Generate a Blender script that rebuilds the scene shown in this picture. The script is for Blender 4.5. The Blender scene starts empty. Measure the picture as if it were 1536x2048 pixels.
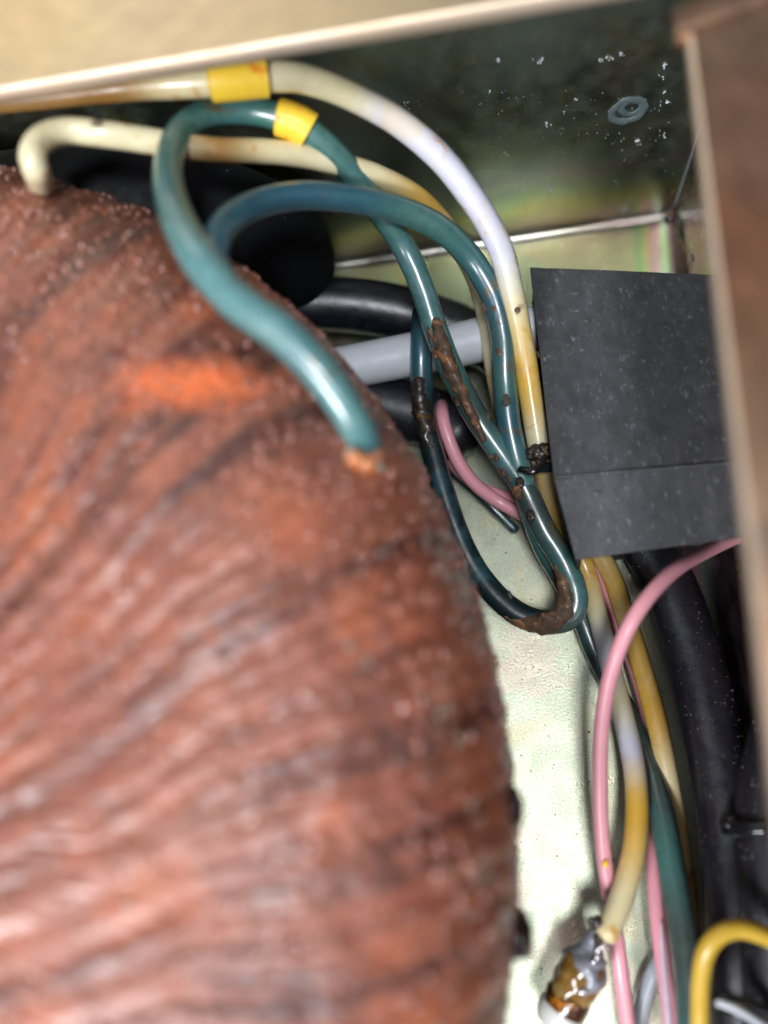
import bpy, math, random
import numpy as np
from mathutils import Matrix, Vector
S = 0.001                                   # all lengths below are millimetres
rng = np.random.default_rng(7); random.seed(7)
scene = bpy.context.scene
COL = scene.collection

# ------------------------------------------------------------------ camera
FPX = 1540.0                                # focal length in pixels of the 1536 x 2048 photograph
_n = np.array([222, 476, 1540.]); _n /= np.linalg.norm(_n)
_x = np.array([.961, -.110, -.104]); _x -= _n * _x.dot(_n); _x /= np.linalg.norm(_x)
ROT = np.array([_x, np.cross(-_n, _x), -_n])
CAM = np.array([0, 0, 90.])
cd = bpy.data.cameras.new('camera'); cam = bpy.data.objects.new('camera', cd); COL.objects.link(cam)
scene.camera = cam
cd.sensor_fit = 'VERTICAL'; cd.sensor_height = 36; cd.lens = 36 * FPX / 2048
cd.clip_start = 0.001; cd.clip_end = 20
cd.dof.use_dof = True; cd.dof.focus_distance = 0.083; cd.dof.aperture_fstop = 8.8
m = Matrix.Identity(4)
for i, v in enumerate(([1, 0, 0], [0, -1, 0], [0, 0, -1])):
    c = ROT @ np.array(v, float)
    for j in range(3): m[j][i] = c[j]
m.translation = Vector(CAM * S)
cam.matrix_world = m

# ------------------------------------------------------------------ light
w = bpy.data.worlds.new('World'); scene.world = w; w.use_nodes = True
w.node_tree.nodes['Background'].inputs[0].default_value = (0.75, 0.82, 1.0, 1)
w.node_tree.nodes['Background'].inputs[1].default_value = 0.25
def area(name, loc, target, size, power, col, sy=None):
    l = bpy.data.lights.new(name, 'AREA'); l.energy = power; l.color = col; l.size = size * S
    if sy: l.shape = 'RECTANGLE'; l.size_y = sy * S
    o = bpy.data.objects.new(name, l); COL.objects.link(o)
    o.location = Vector(loc) * S
    o.rotation_euler = (Vector(target) - Vector(loc)).to_track_quat('-Z', 'Y').to_euler()
    return o
area('key_lamp', (16, -58, 300), (5, 0, 10), 50, 0.60, (0.90, 0.95, 1.0))
area('ceiling_lamp', (-170, 400, 330), (0, 30, 20), 300, 0.42, (1.0, 0.90, 0.74))
area('side_lamp', (-130, -170, 215), (5, 0, 20), 76, 1.15, (0.92, 0.95, 1.0))
scene.view_settings.view_transform = 'Standard'; scene.view_settings.look = 'None'
scene.view_settings.exposure = 0; scene.view_settings.gamma = 1
scene.cycles.max_bounces = 8; scene.cycles.use_denoising = True
scene.cycles.caustics_reflective = False; scene.cycles.caustics_refractive = False

# ------------------------------------------------------------------ helpers
def ray(px, py): return ROT @ np.array([(px - 768) / FPX, (py - 1024) / FPX, 1.])
def W(px, py, z):
    r = ray(px, py); return CAM + r * ((z - 90) / r[2])
def Wy(px, py, y):                          # the point seen at (px,py) on the wall plane
    r = ray(px, py); return CAM + r * (y / r[1])

def vnoise(p, seed=0):                      # smooth value noise, vectorised, -1..1
    i = np.floor(p).astype(np.int64); f = p - i; f = f * f * (3 - 2 * f)
    def h(a, b, c):
        k = (a * 374761393 + b * 668265263 + c * 2147483647 + seed * 974634777) & 0xffffffff
        k = ((k ^ (k >> 13)) * 1274126177) & 0xffffffff
        k = (k ^ (k >> 16)) & 0xffff
        return k / 32767.5 - 1
    x, y, z = i[..., 0], i[..., 1], i[..., 2]; u, v, t = f[..., 0], f[..., 1], f[..., 2]
    r = 0
    for a in (0, 1):
        for b in (0, 1):
            for c in (0, 1):
                r = r + h(x + a, y + b, z + c) * (u if a else 1 - u) * (v if b else 1 - v) * (t if c else 1 - t)
    return r
def fbm(p, seed=0, octs=4):
    s = 0; a = 1; q = np.asarray(p, float)
    for k in range(octs): s = s + a * vnoise(q, seed + k); q = q * 2.03 + 11.3; a *= .5
    return s / 1.9

def link(name, verts, faces, mat, parent=None, smooth=True, cols=None):
    """mesh in millimetres -> an object with its origin in its own middle"""
    V = np.asarray(verts, float) * S
    if parent is None:
        o0 = (V.min(0) + V.max(0)) / 2; o0[2] = V[:, 2].min()
    else:
        o0 = np.array(parent.matrix_world.translation)
    me = bpy.data.meshes.new(name)
    F = [tuple(int(i) for i in f) for f in faces] if not isinstance(faces, np.ndarray) else faces
    L = V - o0
    if isinstance(F, np.ndarray):
        me.vertices.add(len(L)); me.vertices.foreach_set('co', L.ravel())
        k = F.shape[1]; me.loops.add(F.size); me.loops.foreach_set('vertex_index', F.ravel().astype(np.int32))
        me.polygons.add(len(F)); me.polygons.foreach_set('loop_start', np.arange(0, F.size, k, dtype=np.int32))
        me.update(calc_edges=True)
    else:
        me.from_pydata([tuple(v) for v in L], [], F)
    me.validate()
    if smooth: me.polygons.foreach_set('use_smooth', [True] * len(me.polygons))
    if cols is not None:
        at = me.color_attributes.new('tint', 'FLOAT_COLOR', 'POINT')
        c4 = np.c_[np.asarray(cols, float), np.ones(len(cols))]
        at.data.foreach_set('color', c4.ravel())
    me.materials.append(mat); me.update()
    o = bpy.data.objects.new(name, me); COL.objects.link(o)
    if parent is None: o.location = o0
    else: o.parent = parent
    bpy.context.view_layer.update()
    return o
def empty(name, loc):
    o = bpy.data.objects.new(name, None); COL.objects.link(o); o.location = Vector(loc) * S
    o.empty_display_size = .005
    bpy.context.view_layer.update(); return o
def tag(o, label=None, cat=None, group=None, kind=None):
    for k, v in (('label', label), ('category', cat), ('group', group), ('kind', kind)):
        if v: o[k] = v
    return o

def spline(P, step=.45):
    """Catmull-Rom through rows (x,y,z,extras...)"""
    P = np.asarray(P, float); Q = np.vstack([2 * P[0] - P[1], P, 2 * P[-1] - P[-2]])
    out = []
    for i in range(1, len(Q) - 2):
        a, b, c, d = Q[i - 1:i + 3]
        L = np.linalg.norm(c[:3] - b[:3]); k = max(2, int(L / step))
        t = np.linspace(0, 1, k, endpoint=False)[:, None]
        out.append(.5 * (2 * b + (c - a) * t + (2 * a - 5 * b + 4 * c - d) * t ** 2 + (3 * b - a - 3 * c + d) * t ** 3))
    out.append(P[-1:]); return np.vstack(out)
def sweep(C, rad, sides=20, jit=0., js=1., seed=0, flat=1., cap=True):
    """rings around the centre line C; returns verts, quads (caps as rounded ends)"""
    C = np.asarray(C, float); rad = np.broadcast_to(rad, (len(C),)).copy()
    T = np.gradient(C, axis=0); T /= np.linalg.norm(T, axis=1)[:, None]
    if cap:                                  # rounded ends
        for end in (0, -1):
            dirn = -T[0] if end == 0 else T[-1]; r = rad[end]; ex = []
            for a in (30, 60, 85):
                A = math.radians(a); ex.append((C[end] + dirn * r * .6 * math.sin(A), r * math.cos(A)))
            if end == 0:
                for c, rr in ex: C = np.vstack([c, C]); rad = np.r_[rr, rad]; T = np.vstack([T[0], T])
            else:
                for c, rr in ex: C = np.vstack([C, c]); rad = np.r_[rad, rr]; T = np.vstack([T, T[-1]])
    N = np.zeros_like(C); u = np.cross(T[0], [0, 0, 1.]); u = u if np.linalg.norm(u) > .1 else np.array([1., 0, 0])
    for i in range(len(C)):
        u = u - T[i] * u.dot(T[i]); u /= np.linalg.norm(u); N[i] = u
    B = np.cross(T, N); a = np.linspace(0, 2 * math.pi, sides, endpoint=False)
    V = C[:, None] + rad[:, None, None] * (np.cos(a)[None, :, None] * N[:, None] + flat * np.sin(a)[None, :, None] * B[:, None])
    if jit:
        d = V - C[:, None]; V = C[:, None] + d * (1 + jit * fbm(V * js, seed, 3))[..., None]
    n = len(C); V = V.reshape(-1, 3)
    i, j = np.meshgrid(np.arange(n - 1), np.arange(sides), indexing='ij'); j2 = (j + 1) % sides
    Fq = np.stack([i * sides + j, (i + 1) * sides + j, (i + 1) * sides + j2, i * sides + j2], -1).reshape(-1, 4)
    return V, Fq[:, ::-1].copy(), n
def tube(name, P, mat, parent=None, sides=20, jit=.0, js=1., seed=0, flat=1., step=.45, cols=None):
    """P rows: x,y,z,r ; cols rows r,g,b per control point"""
    P = np.asarray(P, float)
    if cols is not None: P = np.c_[P, np.asarray(cols, float)]
    Q = spline(P, step); V, F, n = sweep(Q[:, :3], Q[:, 3], sides, jit, js, seed, flat)
    cc = None
    if cols is not None:
        q = np.clip(Q[:, 4:7], 0, 1); q = np.vstack([q[:1]] * 3 + [q] + [q[-1:]] * 3); cc = np.repeat(q, sides, 0)
    return link(name, V, F, mat, parent, cols=cc)
def pts(rows, r=None):
    out = []
    for q in rows: out.append([*W(*q[:3]), q[3] if len(q) > 3 else r])
    return out
def merge(parts):
    V, F, k = [], [], 0
    for v, f in parts: V.append(v); F.append(np.asarray(f) + k); k += len(v)
    return np.vstack(V), np.vstack(F)
def icosphere():
    t = (1 + 5 ** .5) / 2
    V = np.array([(-1, t, 0), (1, t, 0), (-1, -t, 0), (1, -t, 0), (0, -1, t), (0, 1, t), (0, -1, -t), (0, 1, -t), (t, 0, -1), (t, 0, 1), (-t, 0, -1), (-t, 0, 1)], float)
    V /= np.linalg.norm(V[0])
    F = [(0, 11, 5), (0, 5, 1), (0, 1, 7), (0, 7, 10), (0, 10, 11), (1, 5, 9), (5, 11, 4), (11, 10, 2), (10, 7, 6), (7, 1, 8), (3, 9, 4), (3, 4, 2), (3, 2, 6), (3, 6, 8), (3, 8, 9), (4, 9, 5), (2, 4, 11), (6, 2, 10), (8, 6, 7), (9, 8, 1)]
    return V, F
def subdiv(V, F):
    V = list(map(np.array, V)); M = {}; G = []
    def mid(a, b):
        k = (min(a, b), max(a, b))
        if k not in M: v = V[a] + V[b]; V.append(v / np.linalg.norm(v)); M[k] = len(V) - 1
        return M[k]
    for a, b, c in F:
        x, y, z = mid(a, b), mid(b, c), mid(c, a); G += [(a, x, z), (b, y, x), (c, z, y), (x, y, z)]
    return np.array(V), G
ICO0 = icosphere(); ICO1 = subdiv(*ICO0); ICO3 = subdiv(*subdiv(*ICO1))
def scatter(P, sz, ico=ICO1, turn=False, stretch=None):
    """many small beads at points P with size sz -> verts, faces"""
    v, f = np.array(ico[0]), np.array(ico[1]); n = len(P)
    s = np.asarray(sz)[:, None, None] * (v[None] * (1 if stretch is None else stretch[:, None, :]))
    if turn:                                # any orientation at all
        q = rng.normal(size=(n, 4)); q /= np.linalg.norm(q, axis=1)[:, None]; w_, x_, y_, z_ = q.T
        Mx = np.stack([1 - 2 * (y_ * y_ + z_ * z_), 2 * (x_ * y_ - z_ * w_), 2 * (x_ * z_ + y_ * w_), 2 * (x_ * y_ + z_ * w_), 1 - 2 * (x_ * x_ + z_ * z_), 2 * (y_ * z_ - x_ * w_), 2 * (x_ * z_ - y_ * w_), 2 * (y_ * z_ + x_ * w_), 1 - 2 * (x_ * x_ + y_ * y_)], -1).reshape(n, 3, 3)
        s = np.einsum('nij,nkj->nki', Mx, s)
    if stretch is not None:                 # random turn about z
        a = rng.uniform(0, 6.28, n); c, d = np.cos(a)[:, None], np.sin(a)[:, None]
        x = s[..., 0] * c - s[..., 1] * d; y = s[..., 0] * d + s[..., 1] * c; s = np.stack([x, y, s[..., 2]], -1)
    V = (P[:, None] + s).reshape(-1, 3)
    F = (f[None] + (np.arange(n) * len(v))[:, None, None]).reshape(-1, 3)
    return V, F
def lump(name, c, r, mat, parent=None, jit=.35, js=.8, seed=3, rot=None):
    v, f = ICO3; V = np.array(v) * np.asarray(r, float)
    if rot is not None:
        V = V @ np.array(Matrix.Rotation(math.radians(rot[0]), 3, rot[1])).T
    V = V * (1 + jit * fbm(np.array(v) * 2.2 * js + seed * 7.7, seed, 4))[:, None]
    return link(name, V + c, np.array(f), mat, parent)

# ------------------------------------------------------------------ materials
def newmat(name):
    mt = bpy.data.materials.new(name); mt.use_nodes = True; nt = mt.node_tree
    return mt, nt, nt.nodes['Principled BSDF']
class G:                                     # small node-graph helper
    def __init__(s, nt): s.nt = nt; s.tc = nt.nodes.new('ShaderNodeTexCoord')
    def n(s, t, **kw):
        x = s.nt.nodes.new(t)
        for k, v in kw.items(): setattr(x, k, v)
        return x
    def l(s, a, b): s.nt.links.new(a, b)
    def noise(s, scale, detail=4, rough=.55, dist=0., stretch=None):
        x = s.n('ShaderNodeTexNoise'); x.inputs['Scale'].default_value = scale; x.inputs['Detail'].default_value = detail
        x.inputs['Roughness'].default_value = rough; x.inputs['Distortion'].default_value = dist
        if stretch:
            mp = s.n('ShaderNodeMapping'); mp.inputs['Scale'].default_value = stretch; s.l(s.tc.outputs['Object'], mp.inputs[0]); s.l(mp.outputs[0], x.inputs[0])
        else: s.l(s.tc.outputs['Object'], x.inputs[0])
        return x.outputs['Fac']
    def ramp(s, fac, stops, interp='LINEAR'):
        x = s.n('ShaderNodeValToRGB'); r = x.color_ramp; r.interpolation = interp
        while len(r.elements) < len(stops): r.elements.new(.5)
        for e, (p, c) in zip(r.elements, stops):
            e.position = p; e.color = (*(c if hasattr(c, '__len__') else (c, c, c)), 1)
        s.l(fac, x.inputs[0]); return x.outputs[0]
    def mix(s, fac, a, b, mode='MIX'):
        x = s.n('ShaderNodeMix', data_type='RGBA', blend_type=mode)
        for sock, v in ((x.inputs[0], fac), (x.inputs[6], a), (x.inputs[7], b)):
            if hasattr(v, 'is_output'): s.l(v, sock)
            elif hasattr(v, '__len__'): sock.default_value = (*v, 1)
            else: sock.default_value = v
        return x.outputs[2]
    def bump(s, h, dist, strength=1., prev=None):
        x = s.n('ShaderNodeBump'); x.inputs['Distance'].default_value = dist * S; x.inputs['Strength'].default_value = strength
        s.l(h, x.inputs['Height'])
        if prev is not None: s.l(prev, x.inputs['Normal'])
        return x.outputs[0]
    def attr(s, name='tint'):
        x = s.n('ShaderNodeAttribute'); x.attribute_name = name; return x.outputs['Color']

def zinc(name, tones, rough=.36, grain=.03, metal=1., dark=.75, patch=75, wave=.25, bands=None):
    """yellow passivated zinc: metal with a drifting green / pink / straw film and a fine grain"""
    mt, nt, b = newmat(name); g = G(nt)
    c = g.ramp(g.noise(patch, 2, .5, 1.2), [(i, t) for i, t in zip(np.linspace(.3, .7, len(tones)), tones)])
    if bands:                               # interference bands at the floor bend; on the wall, the floor's glow painted in
        sp = g.n('ShaderNodeSeparateColor'); g.l(g.attr('tint'), sp.inputs[0])
        wob = g.n('ShaderNodeMath', operation='MULTIPLY_ADD'); g.l(g.noise(120, 3), wob.inputs[0]); wob.inputs[1].default_value = .30
        off = g.n('ShaderNodeMath', operation='SUBTRACT'); g.l(sp.outputs[0], off.inputs[0]); off.inputs[1].default_value = .15; g.l(off.outputs[0], wob.inputs[2])
        c = g.mix(sp.outputs[1], c, g.ramp(wob.outputs[0], bands))
    gr = g.noise(5200, 3, .7)
    c = g.mix(1., c, g.ramp(gr, [(.3, dark), (.7, 1.)]), 'MULTIPLY')
    g.l(c, b.inputs['Base Color'])
    b.inputs['Metallic'].default_value = metal
    g.l(g.ramp(g.noise(400, 4), [(.3, rough - .06), (.7, rough + .07)]), b.inputs['Roughness'])
    g.l(g.bump(gr, grain, .8, g.bump(g.noise(90, 2), wave, .5)), b.inputs['Normal'])
    return mt
FB = [(.05, (.62, .64, .46)), (.25, (.40, .68, .38)), (.40, (.72, .70, .36)), (.55, (.80, .48, .58)), (.70, (.74, .52, .60)), (.80, (.34, .58, .38)), (.95, (.34, .24, .30))]
WB = [(.05, (.66, .62, .56)), (.15, (.56, .46, .36)), (.38, (.62, .62, .24)), (.60, (.42, .54, .34)), (.80, (.50, .44, .46)), (.95, (.46, .54, .46))]  # back wall: yellow-green reflected glow of the floor, painted above the fold
FILM = [(.74, .66, .42), (.68, .66, .46), (.64, .66, .50), (.62, .66, .49), (.72, .62, .50), (.68, .66, .47)]
M_floor = zinc('passivated_zinc_floor', FILM, .325, .07, dark=.52, bands=FB)
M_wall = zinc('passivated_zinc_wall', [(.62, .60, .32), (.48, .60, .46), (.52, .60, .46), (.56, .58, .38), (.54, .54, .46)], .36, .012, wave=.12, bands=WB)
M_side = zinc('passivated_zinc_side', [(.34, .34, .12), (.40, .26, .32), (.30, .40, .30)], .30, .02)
M_flange = zinc('passivated_zinc_flange', [(.80, .62, .38), (.76, .62, .40), (.72, .56, .42)], .46, .01, dark=.92, patch=18, wave=.05)
M_flange2 = zinc('brown_tinted_flange', [(.52, .24, .13), (.50, .30, .19), (.44, .32, .22)], .40, .01, dark=.92, patch=30, wave=.05)
M_edge = zinc('cut_sheet_edge', [(.70, .54, .38), (.68, .54, .42)], .50, .02, .65, dark=.9)

def plastic(name, col, rough=.35, spec=.5, coat=0., sss=0., var=.12, nscale=900, bump=.02, use_tint=False, stain=None, stainscale=260, stainlo=.60, stain2=None, coatr=.12):
    mt, nt, b = newmat(name); g = G(nt)
    base = g.attr() if use_tint else g.mix(0, col, col)
    n1 = g.noise(nscale, 4)
    c = g.mix(1., base, g.ramp(n1, [(.25, 1 - var), (.75, 1.)]), 'MULTIPLY')
    if stain is not None:
        c = g.mix(g.ramp(g.noise(stainscale, 5, .6, .6), [(stainlo, 0.), (stainlo + .08, 1.)]), c, stain)
    if stain2 is not None:
        c = g.mix(g.ramp(g.noise(150, 4, .6, .4), [(.52, 0.), (.62, .5)]), c, stain2)
    g.l(c, b.inputs['Base Color'])
    b.inputs['Specular IOR Level'].default_value = spec
    g.l(g.ramp(g.noise(700, 3), [(.3, rough - .05), (.7, rough + .10)]), b.inputs['Roughness'])
    b.inputs['Coat Weight'].default_value = coat; b.inputs['Coat Roughness'].default_value = coatr
    if sss:
        b.inputs['Subsurface Weight'].default_value = sss; b.inputs['Subsurface Scale'].default_value = .0006
        b.inputs['Subsurface Radius'].default_value = (1, .8, .5)
    g.l(g.bump(n1, bump, .7, g.bump(g.noise(350, 3), .08, .5)), b.inputs['Normal'])
    return mt
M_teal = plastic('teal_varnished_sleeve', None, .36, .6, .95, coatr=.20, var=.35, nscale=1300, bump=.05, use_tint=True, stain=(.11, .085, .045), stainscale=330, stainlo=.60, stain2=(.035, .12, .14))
M_ivory = plastic('ivory_insulation', None, .30, .5, .3, sss=.25, use_tint=True, stain2=(.70, .56, .30), stain=(.58, .32, .08), stainlo=.60, stainscale=320)
M_pink = plastic('pink_insulation', (.82, .36, .41), .32, .5, .1, sss=.15, var=.08, bump=.008)
M_pinkpale = plastic('pale_lilac_stripe', (.70, .52, .62), .3, .5, .1)
M_grey = plastic('grey_insulation', (.42, .44, .47), .28, .5, .2)
M_yellow = plastic('yellow_insulation', (.72, .46, .05), .32, .5, .15, sss=.15, var=.1, bump=.008)
M_marker = plastic('yellow_marker_sleeve', (.95, .62, .05), .38, .5, 0, var=.1, stain=(.80, .25, .02), stainscale=420, stainlo=.57)
M_tube = plastic('white_sleeving', (.66, .68, .72), .42, .4, 0, var=.10, stain=(.35, .33, .28), stainlo=.70)
M_black = plastic('black_cable_jacket', (.010, .010, .016), .42, .6, .0, var=.3, nscale=2600, bump=.03)
M_gloss = plastic('black_nylon', (.010, .010, .013), .16, .6, .3)
M_crust = plastic('brown_varnish_crust', (.15, .085, .048), .60, .4, .15, var=.6, nscale=1500, bump=.15, stain=(.34, .15, .06), stainscale=500, stainlo=.54)
M_crustdark = plastic('dark_varnish_crust', (.035, .022, .014), .45, .5, .3, var=.4, nscale=1500, bump=.15, stain=(.28, .12, .02), stainscale=500, stainlo=.62)
M_cap = plastic('white_ceramic_tip', (.80, .78, .72), .30, .5, .3)
M_collar = plastic('orange_resin', (.62, .20, .05), .2, .6, .8, var=.4)
M_grime = plastic('brown_grey_grime', (.16, .11, .07), .7, .3, 0, var=.6, nscale=1800, bump=.15, stain=(.05, .09, .09), stainscale=500, stainlo=.52)
M_lead = plastic('pale_solder_fleck', (.62, .62, .66), .35, .5, 0)
M_dust = plastic('pale_dust', (.50, .48, .42), .7, .3, 0)
M_grit = plastic('dark_grit', (.10, .09, .05), .7, .3, 0)
M_solder = plastic('tinned_strands', (.70, .68, .68), .22, .5); M_solder.node_tree.nodes['Principled BSDF'].inputs['Metallic'].default_value = 1

M_jacket = plastic('satin_black_jacket', (.009, .009, .015), .34, 1., 0, var=.4, nscale=2200, bump=.04, coatr=.40)
def paper():
    mt, nt, b = newmat('black_fibre_paper'); g = G(nt)
    fib = g.noise(700, 5, .7, .3, (1., .6, 1.)); fl = g.noise(2100, 3, .6, .3, (1, .5, 1))
    c = g.ramp(fib, [(.30, (.040, .040, .044)), (.60, (.068, .067, .072)), (.78, (.105, .104, .11))])
    c = g.mix(g.ramp(fl, [(.60, 0.), (.72, .55)]), c, (.24, .235, .25))
    g.l(c, b.inputs['Base Color']); b.inputs['Roughness'].default_value = .62; b.inputs['Specular IOR Level'].default_value = .45
    g.l(g.bump(fib, .10, .9, g.bump(g.noise(160, 3), .5, .4)), b.inputs['Normal'])
    return mt
M_paper = paper()

def tape():
    """orange-brown varnished cloth tape; darker varnish pools where the noise says so, one bare orange patch"""
    mt, nt, b = newmat('varnished_cloth_tape'); g = G(nt)
    c = g.ramp(g.noise(130, 6, .60, .3), [(.25, (.17, .042, .022)), (.42, (.26, .064, .032)), (.52, (.32, .092, .046)), (.62, (.38, .092, .032)), (.78, (.41, .15, .070))])
    pool = g.ramp(g.noise(260, 4, .6, .8), [(.34, .72), (.54, 1.)])
    c = g.mix(1., c, pool, 'MULTIPLY')
    c = g.mix(g.ramp(g.noise(1500, 4, .7), [(.55, 0.), (.75, .35)]), c, (.60, .30, .18))
    sp = g.n('ShaderNodeSeparateColor'); g.l(g.attr('tint'), sp.inputs[0])
    c = g.mix(1., c, g.ramp(sp.outputs[1], [(.08, (.27, .21, .21)), (.62, (1., 1., 1.))]), 'MULTIPLY')
    c = g.mix(sp.outputs[0], c, (.78, .150, .030))
    g.l(c, b.inputs['Base Color'])
    b.inputs['Coat Weight'].default_value = 1.; b.inputs['Coat Roughness'].default_value = .36; b.inputs['Sheen Weight'].default_value = .05; b.inputs['Sheen Tint'].default_value = (1, .75, .72, 1)
    g.l(g.ramp(g.noise(500, 4), [(.3, .32), (.7, .60)]), b.inputs['Roughness'])
    g.l(g.bump(g.noise(2300, 3, .7), .20, 1., g.bump(g.noise(800, 3, .6), .30, .8)), b.inputs['Normal'])
    return mt
M_tape = tape()
M_bead = plastic('amber_resin_beads', (.42, .13, .07), .09, 1., 1., var=.5, nscale=300); M_bead.node_tree.nodes['Principled BSDF'].inputs['IOR'].default_value = 1.7
M_blister = plastic('varnish_blister', (.34, .095, .040), .12, .9, 1., var=.5, nscale=500, coatr=.08)
M_drip = plastic('dark_resin', (.020, .008, .008), .14, .6, .6)
M_lint = plastic('grey_glue_lint', (.34, .29, .23), .6, .4, .1, var=.5, nscale=900, bump=.2)

# ------------------------------------------------------------------ the metal tray
tray = empty('metal_chassis', (0, 20, 0))
tag(tray, 'greenish yellow passivated metal box with inward flanges that holds all the wiring', 'metal box')
def wx(y): return 26.4 + .075 * (y - 3)      # inner face of the right wall runs slightly askew
YB = 65.3; ZT = 45.0; TH = 1.7
def sheet(name, rows, mat, parent=tray, smooth=True, band=None):
    """rows of points (n x m x 3) -> a quad sheet"""
    A = np.asarray(rows, float); n, k = A.shape[:2]
    i, j = np.meshgrid(np.arange(n - 1), np.arange(k - 1), indexing='ij')
    F = np.stack([i * k + j, i * k + j + 1, (i + 1) * k + j + 1, (i + 1) * k + j], -1).reshape(-1, 4)
    cc = None if band is None else np.array([band(p) for p in A.reshape(-1, 3)])
    return link(name, A.reshape(-1, 3), F, mat, parent, smooth, cc)
# floor sheet with a rounded bend into the right wall
ys = np.r_[np.linspace(-70, 60, 27), 62.5, 64.0, 64.8, 65.1]
prof = [(-110, 0), (-60, 0), (-20, 0), (0, 0), (10, 0), (18, 0)]
rows = []
for y in ys:
    X = wx(y); e = 0. if y < 62 else .25 * ((y - 62) / 3.1) ** 2
    bend = [(X - 6, 0), (X - 5.5, 0), (X - 5, 0), (X - 4.4, 0), (X - 3.8, 0), (X - 3.2, 0), (X - 2.9, .02)] + [(X - 2.6 + 2.6 * math.sin(a), 2.6 - 2.6 * math.cos(a)) for a in np.radians([12, 25, 40, 55, 70, 85])]
    rows.append([(x, y, z + e) for x, z in prof + bend])
def fband(p):
    t = (p[0] - (wx(p[1]) - 6.0)) / 5.6; return (min(max(t, 0), 1), min(max((t + .1) * 3, 0), .9), 0)
fl = sheet('floor_panel', np.array(rows)[:, ::-1], M_floor, band=fband)
rows = [[(wx(y) - .05, y, z) for z in (1.6, 3.2, 12, 24, 36, ZT - .3)] for y in ys]
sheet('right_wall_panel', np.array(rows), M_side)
# back wall with its bottom edge curling over the floor
rows = []
for x in np.r_[np.linspace(-110, 24, 30), 27, 29.5, 31.0]:
    curl = [(x, YB - .9, .62), (x, YB - .45, .70), (x, YB - .12, 1.0), (x, YB, 1.7)]
    rows.append([(x, YB - .9, -.3)] + curl + [(x, YB, z) for z in (2.5, 4, 6, 8, 10, 13, 17, 24, 36, ZT - .3)])
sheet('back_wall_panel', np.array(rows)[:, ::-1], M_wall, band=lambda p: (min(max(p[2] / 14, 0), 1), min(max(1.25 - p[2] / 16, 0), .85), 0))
sheet('left_wall_panel', np.array([[(-112, y, z) for z in (0, 20, ZT)] for y in (-70, 0, 66)])[:, ::-1], M_wall)
# inward flanges: plates with a rounded inner lip
bk = [W(-300, 228, ZT), W(1316, -45, ZT)]
p0, p1 = bk[0], bk[-1]
def lip(name, a, b, out, mat, width, lipmat, th=TH):
    """flange plate from inner edge a-b going 'out' for width mm; the edge is its own part"""
    a, b, out = map(lambda q: np.asarray(q, float), (a, b, out)); rows, edge = [], []
    N = 24
    for t in np.linspace(0, 1, N):
        p = a + (b - a) * t; p = np.array([p[0], p[1], ZT])
        rows.append([p + out * .35 + [0, 0, 0], p + out * 2, p + out * 6, p + out * width])
        edge.append([p + out * 6 + [0, 0, -th], p + out * .4 + [0, 0, -th], p + out * .1 + [0, 0, -th * .85], p + [0, 0, -th * .5], p + out * .1 + [0, 0, -.12], p + out * .35])
    o = sheet(name, np.array(rows)[:, ::-1], mat); e = sheet('sheet_edge', np.array(edge)[:, ::-1], lipmat, o)
    e.location = -o.location if False else e.location
    return o
lip('back_flange', p0, [p1[0] + 1.2, p1[1] - .1, ZT], [0, 1, 0], M_flange, 40, M_edge)
r0, r1 = W(1374, 60, ZT), W(1568, 1700, ZT)
dr = (r1 - r0) / np.linalg.norm(r1 - r0)
lip('side_flange', r1 + dr * 30, r0 - dr * 1.5, [1, .05, 0], M_flange2, 40, M_edge, th=1.25)
# rounded corner gusset where the two lips meet
# the side flange ends in a narrow turned-up strip that runs off to the upper right
e0, e1 = W(1352, 78, ZT), W(1640, -30, ZT); en = np.array([0, 2.5, 0])
rows = [[p + en * .0 + [0, 0, -1.2], p + [0, 0, .1], p + en * .15 + [0, 0, .45], p + en * .85 + [0, 0, .45], p + en + [0, 0, .1], p + en + [0, 0, -1.2]] for p in [e0 + (e1 - e0) * t for t in np.linspace(0, 1, 10)]]
sheet('end_strip', np.array(rows), M_flange2)
# relief notch in the corner
cn = W(1338, 436, .8)
v, f = scatter(np.array([cn + [0, -.1, .1]]), [.75], ICO1); link('corner_notch', v * 1.0, f, M_drip, tray)
lump('copper_fleck', cn + [.15, -.1, .75], (.45, .3, .25), M_crust, tray, .4)
# jagged seam running from the notch towards the box
q = [W(*a) for a in ((1345, 446, 2.4), (1362, 475, 3.2), (1378, 500, 4.2), (1390, 530, 5.2))]
tube('corner_seam', [[*p, r] for p, r in zip(q, (.25, .30, .35, .3))], M_drip, tray, sides=8, jit=.5)
lump('solder_splash', W(1392, 515, 6.2), (.5, .9, .5), M_lead, tray, .5)

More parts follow.
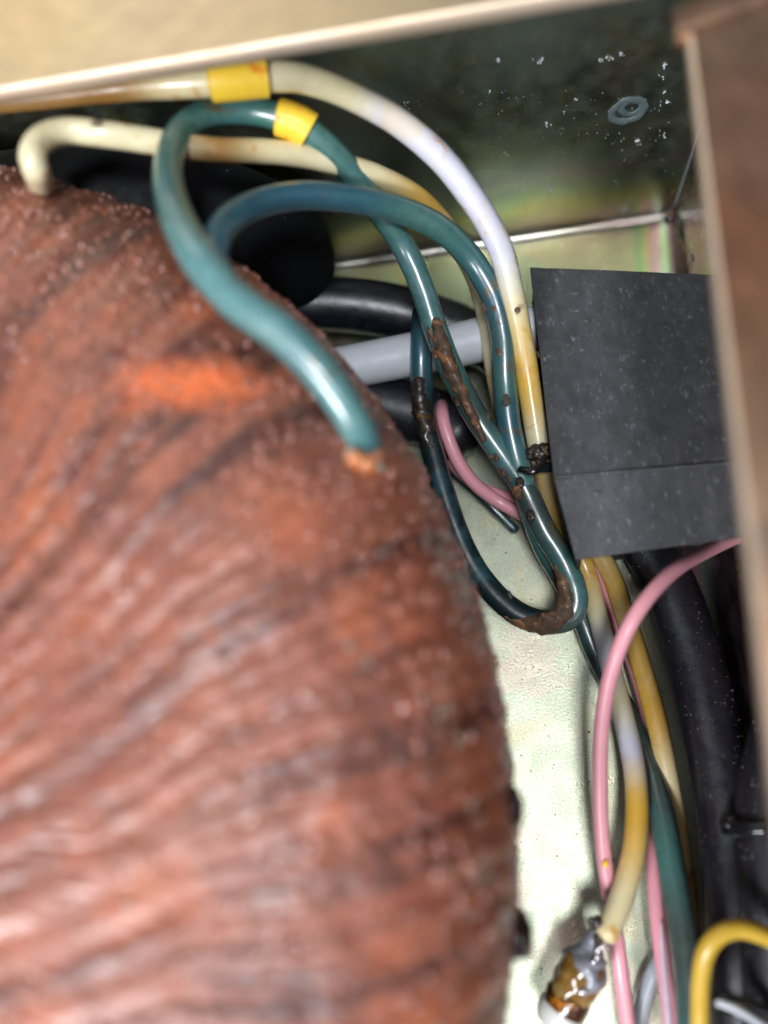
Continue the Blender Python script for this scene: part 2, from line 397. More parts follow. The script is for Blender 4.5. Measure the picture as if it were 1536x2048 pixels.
# marks on the back wall
wm = W
def onwall(px, py): p = Wy(px, py, YB - .05); return p
c = onwall(1256, 222)
parts = []
for k, (ox, oz, rr, th) in enumerate(((0, 0, 1.5, .50), (.35, .5, 1.0, .40))):
    a = np.linspace(0, 2 * math.pi, 40, endpoint=True)
    C = np.c_[c[0] + ox + rr * 1.15 * np.cos(a), np.full(40, c[1]), c[2] + oz + rr * np.sin(a)]
    V, F, _ = sweep(C, th, 8, .6, 1.5, k, cap=False); V[:, 1] = c[1] + (V[:, 1] - c[1]) * .3; parts.append((V, F))
V, F = merge(parts); 
M_weld = plastic('dull_weld_ring', (.10, .135, .14), .5, .4, 0, var=.4, bump=.1)
link('weld_mark', V, F, M_weld, tray)
big = [(997, 120, .5), (1080, 126, .9), (1206, 120, .6), (1222, 112, .7), (1244, 108, .5), (1330, 130, .6), (1326, 152, .5), (1330, 185, .5), (1333, 208, .7), (1095, 250, .62), (1130, 224, .35), (1151, 200, .4), (1275, 284, .8), (1325, 268, .6), (1016, 312, .6), (1100, 378, .7), (1105, 398, .5), (1230, 396, .5), (1255, 414, .8), (1215, 444, .45), (980, 182, .35), (815, 206, .5), (940, 460, .4)]
P, sz = [], []
for x, y, s in big:
    for k in range(5):
        p = onwall(x + rng.normal() * 8 * s, y + rng.normal() * 6 * s); P.append(p); sz.append(s * rng.uniform(.08, .34))
V, F = scatter(np.array(P), sz, ICO1, stretch=rng.uniform(.5, 1.3, (len(P), 3)) * [1, .4, 1])
tag(link('solder_flecks', V, F, M_lead, tray), kind='stuff')
P = np.array([onwall(rng.uniform(560, 1350), rng.uniform(180, 480)) for _ in range(420)])
V, F = scatter(P, rng.uniform(.02, .07, len(P)), ICO0); tag(link('wall_dust', V, F, M_dust, tray), kind='stuff')
P = np.c_[rng.uniform(-5, 27, 420), rng.uniform(-30, 64, 420), np.full(420, .04)]
V, F = scatter(P, rng.uniform(.03, .09, 420), ICO0, stretch=rng.uniform(.4, 2., (420, 3)) * [1, 1, .5]); tag(link('floor_grit', V, F, M_grit, tray), kind='stuff')

# ------------------------------------------------------------------ the toroidal coil
CX, CY, RO, RA, ZC, RB, EE = -62.8, -.14, 64.0, 27.9, 22.6, 19.7, 2.69
def coil_hit(px, py, lift=0.):
    r = ray(px, py); t = np.linspace(35, 110, 3000); p = CAM + r * t[:, None]
    q = np.abs(np.hypot(p[:, 0] - CX, p[:, 1] - CY) - (RO - RA)) / RA
    f = q ** EE + np.abs((p[:, 2] - ZC) / RB) ** EE - 1; i = np.where(f < 0)[0]
    if not len(i): i = [f.argmin()]
    return p[i[0]] + [0, 0, lift]
def sgn(x, e): return np.sign(x) * np.abs(x) ** e
def coil_point(th, ph):
    rr = (RO - RA) + RA * sgn(np.cos(ph), 2 / EE); z = ZC + RB * sgn(np.sin(ph), 2 / EE)
    return np.stack([CX + rr * np.cos(th), CY + rr * np.sin(th), z], -1)
th = np.r_[np.radians(np.linspace(-75, 105, 1100)), np.radians(np.linspace(105, 285, 160))[1:-1]]
ph = np.linspace(0, 2 * math.pi, 340, endpoint=False)
TH_, PH_ = np.meshgrid(th, ph, indexing='ij')
P = coil_point(TH_, PH_)
dP1 = np.roll(P, -1, 0) - np.roll(P, 1, 0); dP2 = np.roll(P, -1, 1) - np.roll(P, 1, 1)
Nn = np.cross(dP1, dP2); Nn /= np.linalg.norm(Nn, axis=-1)[..., None] + 1e-12
out = P - np.stack([CX + (RO - RA) * np.cos(TH_), CY + (RO - RA) * np.sin(TH_), np.full_like(TH_, ZC)], -1)
Nn *= np.sign((Nn * out).sum(-1))[..., None]
RR_ = np.hypot(P[..., 0] - CX, P[..., 1] - CY)
skew = TH_ * 57.3 - .30 * (RR_ - 45) + .45 * np.maximum(0, 45 - RR_) + 1.1 * vnoise(P * .09, 5)
lap = skew / 3.8 + .30 * vnoise(np.stack([skew / 4.2, PH_ * 1.3, PH_ * 0], -1), 9)
saw = lap - np.floor(lap)
ridge = .55 * np.sin(2 * math.pi * lap) + .25 * np.sin(4 * math.pi * lap + 1) + .35 * vnoise(np.stack([skew / 2.2, PH_ * .9, PH_ * 0], -1), 19)
cord = np.sin(skew * 2 * math.pi / 1.9) * .06
D = .20 * ridge + cord + .22 * fbm(P * .22, 21, 2) + .13 * fbm(P * .9, 31, 3) + .11 * fbm(P * 2.3, 41, 2) + .05 * vnoise(P * 5.1, 47)
P2 = P + Nn * D[..., None]
n1, n2 = P.shape[:2]
i, j = np.meshgrid(np.arange(n1), np.arange(n2), indexing='ij'); i2 = (i + 1) % n1; j2 = (j + 1) % n2
F = np.stack([i * n2 + j, i2 * n2 + j, i2 * n2 + j2, i * n2 + j2], -1).reshape(-1, 4)
pc = coil_hit(375, 765); d = P - pc; rr = np.sqrt((d[..., 0] / 5.0) ** 2 + (d[..., 1] / 2.8) ** 2 + (d[..., 2] / 4) ** 2) + .55 * fbm(P * .4, 77, 2)
patch = np.clip((1.25 - rr) / .8, 0, 1) * .9
pc = coil_hit(735, 925); rr = np.linalg.norm(P - pc, axis=-1) / 1.6 + .3 * fbm(P * .9, 3, 3); patch = np.maximum(patch, np.clip((1.1 - rr) / .4, 0, 1) * .8)
streak = .5 + .5 * vnoise(np.stack([skew / 2.6, PH_ * 1.1, PH_ * 0], -1), 91) + .35 * vnoise(np.stack([skew / .9, PH_ * 2.5, PH_ * 0], -1), 93) + .25 * fbm(P * .8, 95, 3)
coil = link('toroidal_transformer', P2.reshape(-1, 3), F, M_tape, cols=np.stack([patch, np.clip(streak, 0, 1), patch * 0], -1).reshape(-1, 3))
tag(coil, 'big orange brown varnished ring transformer wrapped in ridged cloth tape', 'transformer')
# resin beads all over the tape
nb = 7000
bt = np.radians(rng.uniform(-70, 90, nb)); bp = rng.uniform(-.9, 2.1, nb)
ii = np.clip(((np.degrees(bt) + 75) / 180 * 1099).astype(int), 0, 1099); jj = ((bp % (2 * math.pi)) / (2 * math.pi) * 340).astype(int) % 340
keep = fbm(P[ii, jj] * .25, 55, 3) + rng.normal(0, .25, nb) > -.2
ii, jj = ii[keep], jj[keep]
V, F = scatter(P2[ii, jj], rng.uniform(.08, .34, len(ii)), ICO0, turn=True); tag(link('resin_beads', V, F, M_bead, coil, smooth=False), kind='stuff')
# shallow varnish blisters lying on the tape
nb = 9000
bt = np.radians(rng.uniform(-60, 95, nb)); bp = rng.uniform(-.5, 2.2, nb)
ii = np.clip(((np.degrees(bt) + 75) / 180 * 1099).astype(int), 0, 1099); jj = ((bp % (2 * math.pi)) / (2 * math.pi) * 340).astype(int) % 340
keep = fbm(P[ii, jj] * .18, 155, 3) + rng.normal(0, .3, nb) > -.05; ii, jj = ii[keep], jj[keep]
nn = Nn[ii, jj] + rng.normal(0, .17, (len(ii), 3)); nn /= np.linalg.norm(nn, axis=1)[:, None]
t1 = np.cross(nn, [.3, .2, 1.]); t1 /= np.linalg.norm(t1, axis=1)[:, None]; t2 = np.cross(nn, t1)
la = rng.uniform(.14, .34, len(ii)); hh = la * rng.uniform(.18, .30, len(ii)); vv = np.array(ICO1[0])
V = P2[ii, jj][:, None] + nn[:, None] * .04 + (vv[None, :, 0, None] * t1[:, None] + vv[None, :, 1, None] * t2[:, None]) * la[:, None, None] + vv[None, :, 2, None] * nn[:, None] * hh[:, None, None]
F = (np.array(ICO1[1])[None] + (np.arange(len(ii)) * len(vv))[:, None, None]).reshape(-1, 3)
tag(link('varnish_blisters', V.reshape(-1, 3), F, M_blister, coil), kind='stuff')
# grey glue lint along the outer side
nb = 7000; bt = np.radians(rng.uniform(-40, 16, nb)); bp = rng.normal(.05, .35, nb)
ii = np.clip(((np.degrees(bt) + 75) / 180 * 1099).astype(int), 0, 1099); jj = ((bp % (2 * math.pi)) / (2 * math.pi) * 340).astype(int) % 340
keep = fbm(P[ii, jj] * .22, 66, 3) > .0; ii, jj = ii[keep], jj[keep]
V, F = scatter(P2[ii, jj], rng.uniform(.05, .20, len(ii)), ICO1, stretch=rng.uniform(.5, 1.5, (len(ii), 3))); tag(link('glue_lint', V, F, M_lint, coil), kind='stuff')
for k, (px, py, r) in enumerate(((1032, 1612, (.8, 1.6, 1.6)), (1044, 1868, (1.1, 1.8, 1.6)))):
    lump('resin_drip', coil_hit(px - 6, py, 0), r, M_drip, coil, .25, seed=k + 2)

# ------------------------------------------------------------------ wires
IV = (.74, .66, .42); WH = (.66, .64, .72); YE = (.74, .46, .11); MU = (.60, .36, .08); CR = (.72, .60, .34); BR = (.35, .19, .06)
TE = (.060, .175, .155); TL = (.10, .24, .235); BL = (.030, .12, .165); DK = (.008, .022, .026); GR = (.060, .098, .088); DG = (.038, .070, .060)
def wire(name, rows, mat, label, cat='wire', r=None, cols=None, group=None, **kw):
    o = tube(name, [[*(p if isinstance(p, np.ndarray) else W(*p[:3])), rr] for p, rr in rows], mat, cols=cols, **kw)
    return tag(o, label, cat, group)
def R(rows, r): return [(tuple(q[:3]) if not isinstance(q, np.ndarray) else q, (q[3] if not isinstance(q, np.ndarray) and len(q) > 3 else r)) for q in rows]

a_rows = [(-90, 215, 39, .9), (100, 194, 39, 1.0), (250, 176, 39, 1.15), (350, 168, 39, 1.25), (450, 161, 38.6), (560, 152, 37.5), (620, 160, 36.2), (700, 190, 34), (790, 240, 31), (880, 315, 28), (950, 405, 25), (1000, 495, 22), (1027, 600, 19, 1.27), (1048, 710, 16, 1.25), (1062, 800, 14, 1.22), (1075, 880, 12.5, 1.2), (1088, 940, 11, 1.15), (1105, 1010, 8, 1.1), (1135, 1070, 6, 1.05), (1172, 1140, 4.5, 1.05), (1195, 1230, 4.5, 1.05), (1215, 1310, 4.5, 1.05), (1238, 1400, 5, 1.1), (1262, 1500, 5.5, 1.1), (1274, 1590, 6, 1.12), (1270, 1690, 7, 1.12), (1245, 1790, 8, 1.12), (1213, 1868, 9, 1.1)]
a_col = [BR, BR, BR, CR, IV, IV, IV, IV, WH, WH, WH, WH, IV, YE, YE, IV, BR, MU, MU, YE, IV, WH, IV, WH, YE, YE, CR, CR]
wa = wire('ivory_wire', R(a_rows, 1.3), M_ivory, 'ivory wire with a yellow sleeve, arching over the others down to its burnt lower end', cols=a_col, jit=.03, js=.5)
b_rows = [coil_hit(78, 372, -.8), (70, 335, 41.2), (66, 305, 41.5), (88, 275, 41), (140, 262, 40), (220, 270, 39), (320, 285, 37), (430, 300, 35), (520, 302, 33), (610, 312, 31), (690, 332, 29), (760, 355, 27), (830, 392, 24), (880, 440, 21), (925, 505, 18), (955, 565, 15), (975, 640, 13), (990, 740, 11), (1015, 850, 9), (1060, 950, 7, 1.0), (1105, 990, 6, 1.0), (1150, 1050, 5, 1.05), (1212, 1130, 4.5, 1.1), (1250, 1230, 4.5, 1.1), (1285, 1340, 4.5, 1.1), (1315, 1450, 4.5, 1.08), (1338, 1560, 4, 1.0), (1360, 1680, 3.4, .9), (1376, 1800, 3, .9), (1384, 1950, 3, .9), (1390, 2100, 3, .9)]
b_col = [IV, IV, IV, IV, IV, IV, IV, BR, CR, IV, IV, CR, YE, YE, CR, IV, IV, IV, MU, MU, YE, MU, MU, MU, MU, MU, CR, MU, BR, MU, MU]
wb = wire('ivory_wire', R(b_rows, 1.12), M_ivory, 'ivory wire bending tightly out of the top of the orange ring, mustard lower down', cols=b_col, jit=.03, js=.5, seed=4)
c_rows = [coil_hit(732, 930, -2.6), (722, 878, 35.6, 1.5), (700, 832, 37.2, 1.4), (640, 745, 39, 1.48), (560, 665, 40.4, 1.52), (475, 604, 41.2, 1.52), (400, 520, 41.8, 1.5), (352, 430, 40.5, 1.42), (336, 340, 38.5), (362, 264, 36.5), (420, 226, 35.2), (500, 222, 34), (585, 244, 33), (650, 290, 31), (710, 355, 28), (762, 425, 25), (808, 495, 22), (842, 570, 20), (868, 650, 18), (903, 740, 16), (950, 830, 14), (1000, 905, 12.5), (1048, 975, 11), (1088, 1060, 10), (1130, 1130, 9), (1152, 1200, 8), (1128, 1240, 7.5), (1065, 1240, 7), (1000, 1200, 7), (945, 1130, 7.2), (905, 1040, 8), (872, 930, 9), (848, 820, 10), (842, 710, 12), (848, 620, 15)]
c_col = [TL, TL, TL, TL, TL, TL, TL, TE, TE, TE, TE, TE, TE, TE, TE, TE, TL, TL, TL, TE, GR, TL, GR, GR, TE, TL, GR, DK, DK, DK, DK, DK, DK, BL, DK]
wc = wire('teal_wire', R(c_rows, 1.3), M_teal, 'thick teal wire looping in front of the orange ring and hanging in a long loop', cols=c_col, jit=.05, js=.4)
d_rows = [coil_hit(428, 580, -1), (424, 525, 37.6), (448, 452, 36), (510, 410, 34), (600, 392, 32), (700, 398, 29.5), (800, 420, 26.5), (880, 457, 24), (940, 515, 21), (985, 590, 19), (1005, 670, 17), (1010, 760, 15), (1018, 850, 13.5), (1036, 930, 12), (1060, 1010, 10), (1088, 1090, 7), (1125, 1160, 5, 1.2), (1160, 1230, 3.5, 1.1), (1192, 1310, 2.6, 1.1), (1240, 1400, 2.2, 1.2), (1285, 1490, 3, 1.15), (1318, 1600, 5, 1.2), (1341, 1720, 6.5, 1.25), (1364, 1850, 8, 1.3), (1380, 1960, 9, 1.35), (1388, 2100, 10, 1.35)]
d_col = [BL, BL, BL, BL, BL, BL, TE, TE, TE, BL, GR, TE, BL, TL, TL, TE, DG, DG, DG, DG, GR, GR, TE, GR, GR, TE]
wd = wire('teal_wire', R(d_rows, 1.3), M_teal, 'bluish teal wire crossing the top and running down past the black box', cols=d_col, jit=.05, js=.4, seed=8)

def along(rows, i0, i1, off, rr):
    """a run of a wire's own centre line pushed sideways by off (mm), with radius rr"""
    Q = [np.array([*(p if isinstance(p, np.ndarray) else W(*p[:3]))]) for p, _ in rows[i0:i1]]
    return [[*(q + np.array(off)), rr] for q in Q]
# grime gathered where the wires touch
for k, (x, y, z, q) in enumerate(((860, 605, 19.2, .55), (872, 700, 17.6, .6), (915, 800, 15.6, .5), (985, 905, 13.0, .6), (1010, 930, 12.6, .7), (1040, 965, 12.6, .5), (1012, 800, 15.6, .45), (1000, 700, 17.2, .4), (1110, 1100, 10.2, .5), (1090, 1075, 10.6, .35), (1140, 1165, 9.2, .5), (1062, 1030, 11.6, .45), (998, 640, 18.6, .35))):
    lump('grime_patch', W(x, y, z), (q * .9, q * 1.5, q * .45), (M_grime, M_crust, M_crustdark)[k % 3], wc if k % 2 else wd, .6, 1.5, k + 20)
_c = spline(np.array([[*(p if isinstance(p, np.ndarray) else W(*p[:3]))] for p, _ in R(c_rows, 1.3)])[17:32], .3)
_d = spline(np.array([[*(p if isinstance(p, np.ndarray) else W(*p[:3]))] for p, _ in R(d_rows, 1.3)])[8:17], .3)
for k in range(16):
    src = _c if k % 3 else _d; i_ = rng.integers(2, len(src) - 2); t_ = src[i_ + 1] - src[i_ - 1]; t_ /= np.linalg.norm(t_)
    v_ = CAM - src[i_]; v_ /= np.linalg.norm(v_); sd = np.cross(t_, v_); a_ = rng.uniform(-1.2, 1.2); q_ = rng.uniform(.16, .42)
    lump('grime_patch', src[i_] + 1.22 * (v_ * math.cos(a_) + sd * math.sin(a_)), (q_ * .8, q_ * 1.9, q_ * .4), (M_grime, M_grime, M_crust, M_grime)[k % 4], wc if k % 3 else wd, .6, 1.5, k + 60)
for k, (x, y, q, mm) in enumerate(((702, 908, .40, M_lint), (735, 930, .75, M_collar), (752, 915, .6, M_collar), (712, 922, .7, M_collar), (760, 938, .4, M_lint))):
    lump('resin_collar', coil_hit(x, y, .35), (q, q, q * .7), mm, wc, .4, 1.5, k + 40)
# yellow marker sleeves pulled over two of the wires
def sleeve(name, rows, i, t0, t1, r, parent):
    P = np.array([[*W(*q[:3])] for q in rows]); P = np.c_[P, np.zeros(len(P))]
    Q = spline(P[i - 1:i + 3], .2)[:, :3]; L = np.r_[0, np.cumsum(np.linalg.norm(np.diff(Q, axis=0), axis=1))]
    k = (L >= t0) & (L <= t1); V, F, n = sweep(Q[k], r, 28, .02, .6, cap=False)
    # an inner wall gives the sleeve thickness
    V2, F2, _ = sweep(Q[k], r - .28, 28, 0, cap=False)
    n = k.sum(); o = len(V); s = 28; rim = []
    for e in (0, n - 1):
        for a in range(s):
            b = (a + 1) % s; q = (e * s + a, e * s + b, o + e * s + b, o + e * s + a); rim.append(q if e == 0 else q[::-1])
    return link(name, np.vstack([V, V2]), np.vstack([F, F2[:, ::-1] + o, np.array(rim)]), M_marker, parent)
sleeve('marker_sleeve', a_rows, 4, 3.2, 8.1, 1.72, wa)
sleeve('marker_sleeve', [None] * 0 + [(420, 226, 35.2), (500, 222, 34), (585, 244, 33), (650, 290, 31), (710, 355, 28)], 2, 2.6, 5.9, 1.78, wc)

# varnish crusts stuck along the teal wires
tube('varnish_crust', pts([(872, 640, 19.2, .5), (884, 690, 18.4, .8), (905, 745, 17.0, .75), (935, 810, 15.6, .55), (968, 880, 14.0, .35)]), M_crust, wc, sides=14, jit=.5, js=1.6, step=.25)
tube('varnish_crust', pts([(858, 612, 18.6, .3), (862, 660, 18.4, .5), (880, 720, 16.5, .5), (898, 775, 15, .4)]), M_crust, wc, sides=12, jit=.6, js=1.8, step=.25)
tube('varnish_crust', pts([(836, 760, 11.6, .8), (846, 830, 10.5, 1.0), (862, 900, 9.6, .8), (880, 960, 8.8, .4)]), M_crustdark, wc, sides=14, jit=.5, js=1.6, step=.25, seed=2)
tube('varnish_crust', pts([(1112, 1125, 9.6, .35), (1126, 1160, 9.1, .7), (1134, 1200, 8.6, .9), (1122, 1232, 8.2, 1.1), (1085, 1246, 7.8, 1.15), (1040, 1240, 7.4, .8), (1000, 1222, 7, .4)]), M_crust, wc, sides=16, jit=.45, js=1.5, step=.25, seed=5)
lump('varnish_crust', W(1098, 1238, 8.8), (1.2, .8, .6), M_crust, wc, .5, 1.3, 9)
lump('varnish_crust', W(1035, 985, 12.4), (.55, .8, .6), M_crust, wd, .4, 1.2, 4)
lump('varnish_crust', W(1012, 915, 9.5), (1.0, 1.5, .6), M_crustdark, wd, .4, 1.2, 6)
lump('varnish_crust', W(1080, 905, 13.0), (1.3, 1.0, .8), M_crustdark, wa, .5, 1.2, 12)
lump('varnish_crust', W(1035, 620, 20.3), (.32, .32, .2), M_crust, wa, .2)
lump('varnish_crust', W(193, 246, 40.6), (.5, .3, .2), M_crust, wb, .2)

# pink, grey, yellow wires
e2 = R([(1500, 1062, 7), (1425, 1096, 10), (1352, 1138, 14), (1288, 1205, 15.5), (1243, 1285, 15), (1216, 1370, 13), (1203, 1460, 11), (1200, 1560, 9), (1203, 1660, 7.5), (1214, 1760, 6), (1229, 1850, 5), (1244, 1960, 4), (1262, 2100, 4)], .75)
we2 = wire('pink_wire', e2, M_pink, 'pink wire arching out from under the black box across the other wires', sides=18)
lump('varnish_drop', W(1211, 1728, 7.6), (.28, .36, .2), M_marker, we2, .2)
e1 = R([(884, 800, 4), (884, 825, 9.2), (893, 865, 9.4), (916, 922, 8), (950, 968, 6.5), (1000, 1005, 5), (1060, 1038, 5), (1120, 1080, 4.2), (1185, 1125, 3.8), (1218, 1190, 3.6), (1243, 1260, 3.2), (1266, 1330, 3), (1292, 1420, 3), (1306, 1500, 2.2), (1304, 1600, 2.2), (1306, 1700, 3.4), (1312, 1800, 4.6), (1323, 1900, 5.6), (1337, 2000, 6.4), (1348, 2100, 6.4)], .76)
we1 = wire('pink_wire', e1, M_pink, 'pink wire dropping from the dark left side and passing under the black box', sides=18)
tube('pale_stripe', pts([(1322, 1845, 6.0, .10), (1325, 1900, 6.25, .26), (1330, 1960, 6.7, .34), (1336, 2030, 7.1, .34), (1340, 2100, 7.1, .30)]), M_pinkpale, we1, sides=12)
wire('pink_wire', R([(884, 880, 3.2), (912, 935, 3.2), (955, 972, 3.4), (1000, 990, 4), (1045, 1010, 4), (1100, 1045, 3.2), (1160, 1100, 2.6)], .70), M_pink, 'short dull pink wire pressed behind the brighter pink one left of the black box', sides=16)
wire('grey_wire', R([(1345, 1870, 2), (1322, 1915, 2), (1300, 1962, 2), (1284, 2020, 2), (1274, 2100, 2)], .78), M_grey, 'short grey wire curving out behind the pink wires at the lower edge', sides=16)
wire('green_wire', R([(850, 905, 3), (885, 925, 2.6), (925, 960, 2.4), (980, 1010, 2.2), (1030, 1060, 1.2)], .6), M_teal, 'thin dark green wire low on the floor left of the pink wires', sides=14, cols=[DK] * 5)
wire('yellow_wire', R([(1399, 2100, 11), (1400, 2020, 12), (1402, 1960, 13), (1412, 1905, 14), (1438, 1870, 14.5), (1475, 1858, 14.5), (1515, 1866, 14.5), (1570, 1890, 14)], .78), M_yellow, 'bright yellow wire hooking over the black cable in the lower corner', sides=18)
wire('pale_wire', R([(1436, 2004, 13), (1465, 2014, 13.5), (1500, 2034, 13.5), (1560, 2075, 13)], .36), M_tube, 'thin pale wire crossing the black cable under the yellow hook', sides=12)
wire('black_wire', R([(1412, 2012, 12), (1445, 1996, 13), (1490, 2008, 13), (1570, 2040, 13)], .5), M_gloss, 'thin glossy black wire beside the thin pale one in the lower corner', sides=12)

M_gapshade = plastic('dull_black_gap_shade', (.006, .006, .008), .65, .25, 0, var=.4, nscale=2200, bump=.03)
# black cables and the white tube
g1 = R([(430, 606, 9, 3.3), (560, 606, 7, 3.3), (700, 610, 6, 3.4), (820, 630, 5, 3.35), (920, 664, 4.2, 3.3), (1000, 712, 3.8), (1100, 810, 3.8), (1200, 950, 3.8), (1287, 1080, 3.5), (1343, 1180, 3.5), (1385, 1300, 3.5), (1410, 1400, 3.8), (1450, 1600, 4.6), (1470, 1800, 5.4), (1481, 1950, 6), (1488, 2110, 6)], 2.85)
g1[0] = (g1[0][0], 2.85)
wg = wire('black_cable', g1, M_jacket, 'thick black cable curving from behind the ring, under the white tube, to the lower corner', 'cable', sides=40)
wh = wire('black_cable', R([(1580, 1400, 6), (1552, 1500, 8), (1532, 1620, 9), (1540, 1760, 9.5), (1548, 1900, 9.5), (1556, 2110, 9.5)], 2.7), M_black, 'black cable squeezed under the right rim with a ribbed tie around it', 'cable', sides=36)
wire('black_cable', R([(640, 790, 5), (740, 806, 5), (830, 826, 4.4), (890, 848, 4), (922, 872, 3.8)], 3.7), M_black, 'black cable end lying in the gap between the ring and the teal wires', 'cable', sides=36)
wire('black_cable', [(np.array(q[:3], float), q[3]) for q in ((-90, 56, 28, 7), (-52, 57, 27, 7), (-32, 57.6, 25, 7), (-22, 58, 20, 6.2), (-18, 58.5, 13, 5.6), (-20, 58, 8, 5), (-28, 54, 6, 5))], M_gapshade, 'wide dull black cable shape added for the deep shade along the back wall behind the ring', 'cable', sides=40)  # added dark tube, stands in for the deep shade of the gap
wire('white_tube', R([(560, 765, 9.6), (660, 742, 9.6), (760, 722, 9.8), (860, 702, 10), (960, 680, 10.2), (1060, 658, 10.2), (1150, 640, 10)], 2.55), M_tube, 'stiff white tube lying across the black cable behind the teal wires', 'tube', sides=40)

# ribbed tie round the right-hand cable
tie = empty('cable_tie', W(1532, 1650, 9)); tag(tie, 'black ribbed cable tie round the cable under the right rim', 'cable tie')
c0 = W(1528, 1650, 8.8); a = np.linspace(0, 2 * math.pi, 64)
C = np.c_[c0[0] + 3.2 * np.cos(a), np.full(64, c0[1]), c0[2] + 3.2 * np.sin(a)]
V, F, _ = sweep(C, .5, 10, cap=False); V[:, 1] = c0[1] + (V[:, 1] - c0[1]) * 1.5; link('strap', V, F, M_gloss, tie)
for k in range(26):
    aa = math.radians(20 + k * 8)
    cc = np.array([c0[0] + 3.66 * math.cos(aa), c0[1], c0[2] + 3.66 * math.sin(aa)])
    if k == 0: v = np.array([(x, y, z) for x in (-.12, .12) for y in (-.55, .55) for z in (-.16, .16)])
    M3 = np.array([[math.sin(aa), 0, math.cos(aa)], [0, 1, 0], [-math.cos(aa), 0, math.sin(aa)]])
    link('tooth', v @ M3.T + cc, [(0, 1, 3, 2), (4, 6, 7, 5), (0, 4, 5, 1), (2, 3, 7, 6), (0, 2, 6, 4), (1, 5, 7, 3)], M_gloss, tie, smooth=False)
lump('latch', W(1462, 1644, 9.6), (.7, .7, .6), M_gloss, tie, .2)
# small glossy tie that holds the bundle at the box
tt = tube('cable_tie', pts([(1040, 938, 14.3, .38), (1062, 942, 14.8, .42), (1078, 936, 14.6, .55), (1098, 934, 14.2, .62), (1116, 938, 13.2, .55), (1130, 945, 11.5, .4)]), M_gloss, sides=14, jit=.12, js=1.5, flat=.6)
tag(tt, 'small glossy black tie pinching the wires against the black paper box', 'cable tie')

# ------------------------------------------------------------------ the black paper box
bx = empty('paper_box', W(1280, 800, 0)); tag(bx, 'box folded from black fibre paper with a crease near its lower edge', 'insulating box')
TL_, TR_ = W(1060, 534, 13.5), W(1470, 552, 13.5); ML, MR = W(1108, 955, 17.2), W(1530, 920, 17.2); LL, LR = W(1152, 1119, 16.3), W(1530, 1068, 16.3); LM = W(1121, 1060, 15.8)
def skin(name, quad, n, k, dent, parent, th=.35):
    """a folded paper panel: bilinear patch with slight waviness and a real thickness"""
    a, b, c, d = map(np.asarray, quad); rows = []
    for u in np.linspace(0, 1, n):
        rows.append([(a * (1 - v) + b * v) * (1 - u) + (d * (1 - v) + c * v) * u for v in np.linspace(0, 1, k)])
    A = np.array(rows); nr = np.cross(b - a, d - a); nr /= np.linalg.norm(nr)
    A += nr * (dent * fbm(A * .16, 12, 3))[..., None]
    B = A - nr * th
    V = np.vstack([A.reshape(-1, 3), B.reshape(-1, 3)]); o = n * k; F = []
    for i in range(n - 1):
        for j in range(k - 1):
            q = (i * k + j, i * k + j + 1, (i + 1) * k + j + 1, (i + 1) * k + j); F += [q, tuple(o + x for x in q[::-1])]
    for i in range(n - 1):
        for e in (0, k - 1): F.append((i * k + e, (i + 1) * k + e, o + (i + 1) * k + e, o + i * k + e) if e == 0 else ((i + 1) * k + e, i * k + e, o + i * k + e, o + (i + 1) * k + e))
    for j in range(k - 1):
        for e in (0, n - 1): F.append((e * k + j + 1, e * k + j, o + e * k + j, o + e * k + j + 1) if e == 0 else (e * k + j, e * k + j + 1, o + e * k + j + 1, o + e * k + j))
    return link(name, V, F, M_paper, parent, smooth=False)
skin('top_panel', (ML, MR, TR_, TL_), 24, 24, .18, bx)
# lower flap, its free left corner folded
rows = np.array([[a * (1 - v) + b * v for v in np.linspace(0, 1, 24)] for a, b in ((ML, MR), (LM, W(1530, 1020, 15.6)), (LL, LR))])
skin('lower_flap', (LL, LR, MR + [0, -.05, -.02], ML + [0, -.05, -.02]), 12, 24, .10, bx)
def dn(p, z=.4, dx=0., dy=0.): return np.array([p[0] + dx, p[1] + dy, z])
skin('side_panel', (dn(ML, .4, 1.6), ML + [.25, 0, -.4], TL_ + [.25, -.2, -.4], dn(TL_, .4, 1.6)), 14, 8, .1, bx)
skin('side_panel', (dn(LL, .4, 1.4, .5), LL + [.3, .3, -.4], ML + [.25, 0, -.4], dn(ML, .4, 1.6)), 8, 8, .1, bx)
skin('end_panel', (dn(TL_, .4, .6, -.6), TL_ + [.4, -.3, -.4], TR_ + [0, -.3, -.4], dn(TR_, .4, 0, -.6)), 8, 14, .1, bx)
skin('inner_panel', (dn(LL, .4, 1.5, 3.2), LL + [1.5, 3.2, -1.5], LR + [0, 3.2, -1.5], dn(LR, .4, 0, 3.2)), 8, 14, .1, bx)
tube('crease_fold', [[*(ML + (MR - ML) * t + [0, 0, .02]), .16] for t in np.linspace(.01, 1, 14)], M_paper, bx, sides=8, jit=.5)
lump('glue_spot', W(1197, 985, 17.0), (.35, .25, .05), M_paper, bx, .3)
lump('glue_spot', W(1186, 968, 17.0), (.35, .25, .06), M_crustdark, bx, .3)

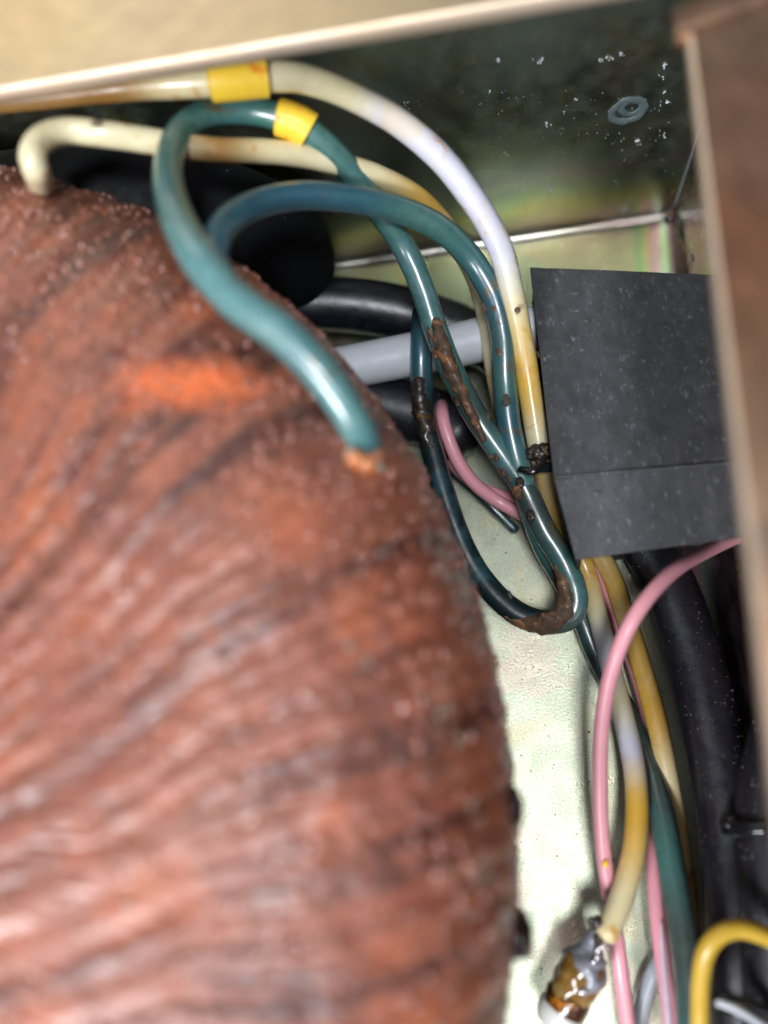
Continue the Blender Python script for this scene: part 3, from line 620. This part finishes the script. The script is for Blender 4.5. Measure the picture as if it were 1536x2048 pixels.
# ------------------------------------------------------------------ burnt resin end of the ivory wire
tm = empty('resin_terminal', W(1165, 1960, 3)); tag(tm, 'resin covered terminal with grey top, amber body, burnt ring and white tip', 'terminal')
def amber():
    mt, nt, b = newmat('amber_resin'); g = G(nt)
    c = g.ramp(g.noise(380, 5, .6, 1.), [(.3, (.16, .075, .015)), (.5, (.34, .17, .03)), (.7, (.50, .36, .14))])
    g.l(c, b.inputs['Base Color']); b.inputs['Roughness'].default_value = .12; b.inputs['Coat Weight'].default_value = .8
    b.inputs['Transmission Weight'].default_value = .35; b.inputs['IOR'].default_value = 1.45
    g.l(g.bump(g.noise(600, 3), .12, .6), b.inputs['Normal']); return mt
M_amber = amber()
M_burnt = plastic('burnt_resin', (.07, .020, .005), .18, .6, .8, var=.7, nscale=420, stain=(.50, .17, .015), stainscale=520, stainlo=.56)
M_greysl = plastic('grey_heat_sleeve', (.22, .22, .25), .32, .5, .4, var=.2, bump=.08)
A0, A1 = W(1196, 1852, 8), W(1116, 2044, 6.5)
ax = A1 - A0
def seg(name, prof, mat, parent=tm, **kw):
    P = [[*(A0 + ax * t + np.array([ox, 0, 0])), r] for t, r, ox in [(t, r * 1.02, ox) for t, r, ox in prof]]; return tube(name, P, mat, parent, sides=28, step=.15, **kw)
seg('grey_sleeve', [(.02, .55, 0), (.12, .75, 0), (.20, 1.05, .1), (.30, 1.6, .2), (.42, 2.05, .3), (.54, 1.95, .35), (.62, 1.7, .5), (.66, 1.0, .5)], M_greysl, jit=.38, js=1.1, seed=6)
seg('amber_body', [(.26, .8, .1), (.34, 1.75, .15), (.46, 2.06, .15), (.58, 2.06, .1), (.70, 1.98, 0), (.78, 1.75, 0)], M_amber, jit=.24, js=.9)
seg('burnt_ring', [(.66, 1.7, 0), (.71, 2.02, 0), (.80, 2.03, 0), (.88, 1.90, 0), (.93, 1.4, 0)], M_burnt, jit=.14, js=.9, seed=3)
seg('white_tip', [(.80, 1.7, 0), (.87, 2.12, -.1), (.96, 2.05, -.1), (1.04, 1.6, 0), (1.10, .7, 0)], M_cap)
# twisted strands showing through
for s in (0, 1):
    rows = []
    for k in range(28):
        t = k / 27; a = t * 15 + s * math.pi; p = A0 + ax * (.02 + .58 * t) + [.75, .15, 1.55 if t > .25 else .75 + 3.2 * t]
        rows.append([p[0] + .22 * math.cos(a), p[1], p[2] + .22 * math.sin(a), .17])
    tube('wire_strand', rows, M_solder, tm, sides=8, step=.15)
lump('solder_ball', A0 + ax * .62 + [.6, 0, 1.9], (.5, .5, .4), M_solder, tm, .1)
lump('burnt_flux', W(1192, 1846, 9.2), (.75, .6, .5), M_crustdark, tm, .5, 1.5, 5)
lump('burnt_flux', W(1198, 1882, 9.2), (.45, .6, .4), M_crustdark, tm, .5, 1.5, 8)

# ------------------------------------------------------------------ dust on the cables
def dust_on(obj, n, s0, s1, mat, name='dust_specks'):
    me = obj.data; k = len(me.vertices); co = np.empty(k * 3); me.vertices.foreach_get('co', co); co = co.reshape(-1, 3) / S + np.array(obj.location) / S
    no = np.empty(k * 3); me.vertices.foreach_get('normal', no); no = no.reshape(-1, 3)
    ok = np.where(no[:, 2] > .1)[0]; id_ = rng.choice(ok, n); P = co[id_] + rng.normal(0, .12, (n, 3)) * (1 - np.abs(no[id_]))
    V, F = scatter(P, rng.uniform(s0, s1, n), ICO0, stretch=rng.uniform(.5, 1.8, (n, 3)))
    tag(link(name, V, F, mat, obj), kind='stuff')
for o in COL.objects:
    gname = {'wire': 'insulated wires of the loom', 'cable': 'black cables in the metal box', 'cable tie': 'black cable ties'}.get(o.get('category'))
    if gname: o['group'] = gname
dust_on(wg, 1300, .012, .038, M_dust); dust_on(wh, 300, .015, .055, M_dust)
for o in list(COL.objects):
    if o.name.startswith('black_cable') and o not in (wg, wh): dust_on(o, 220, .012, .045, M_dust)
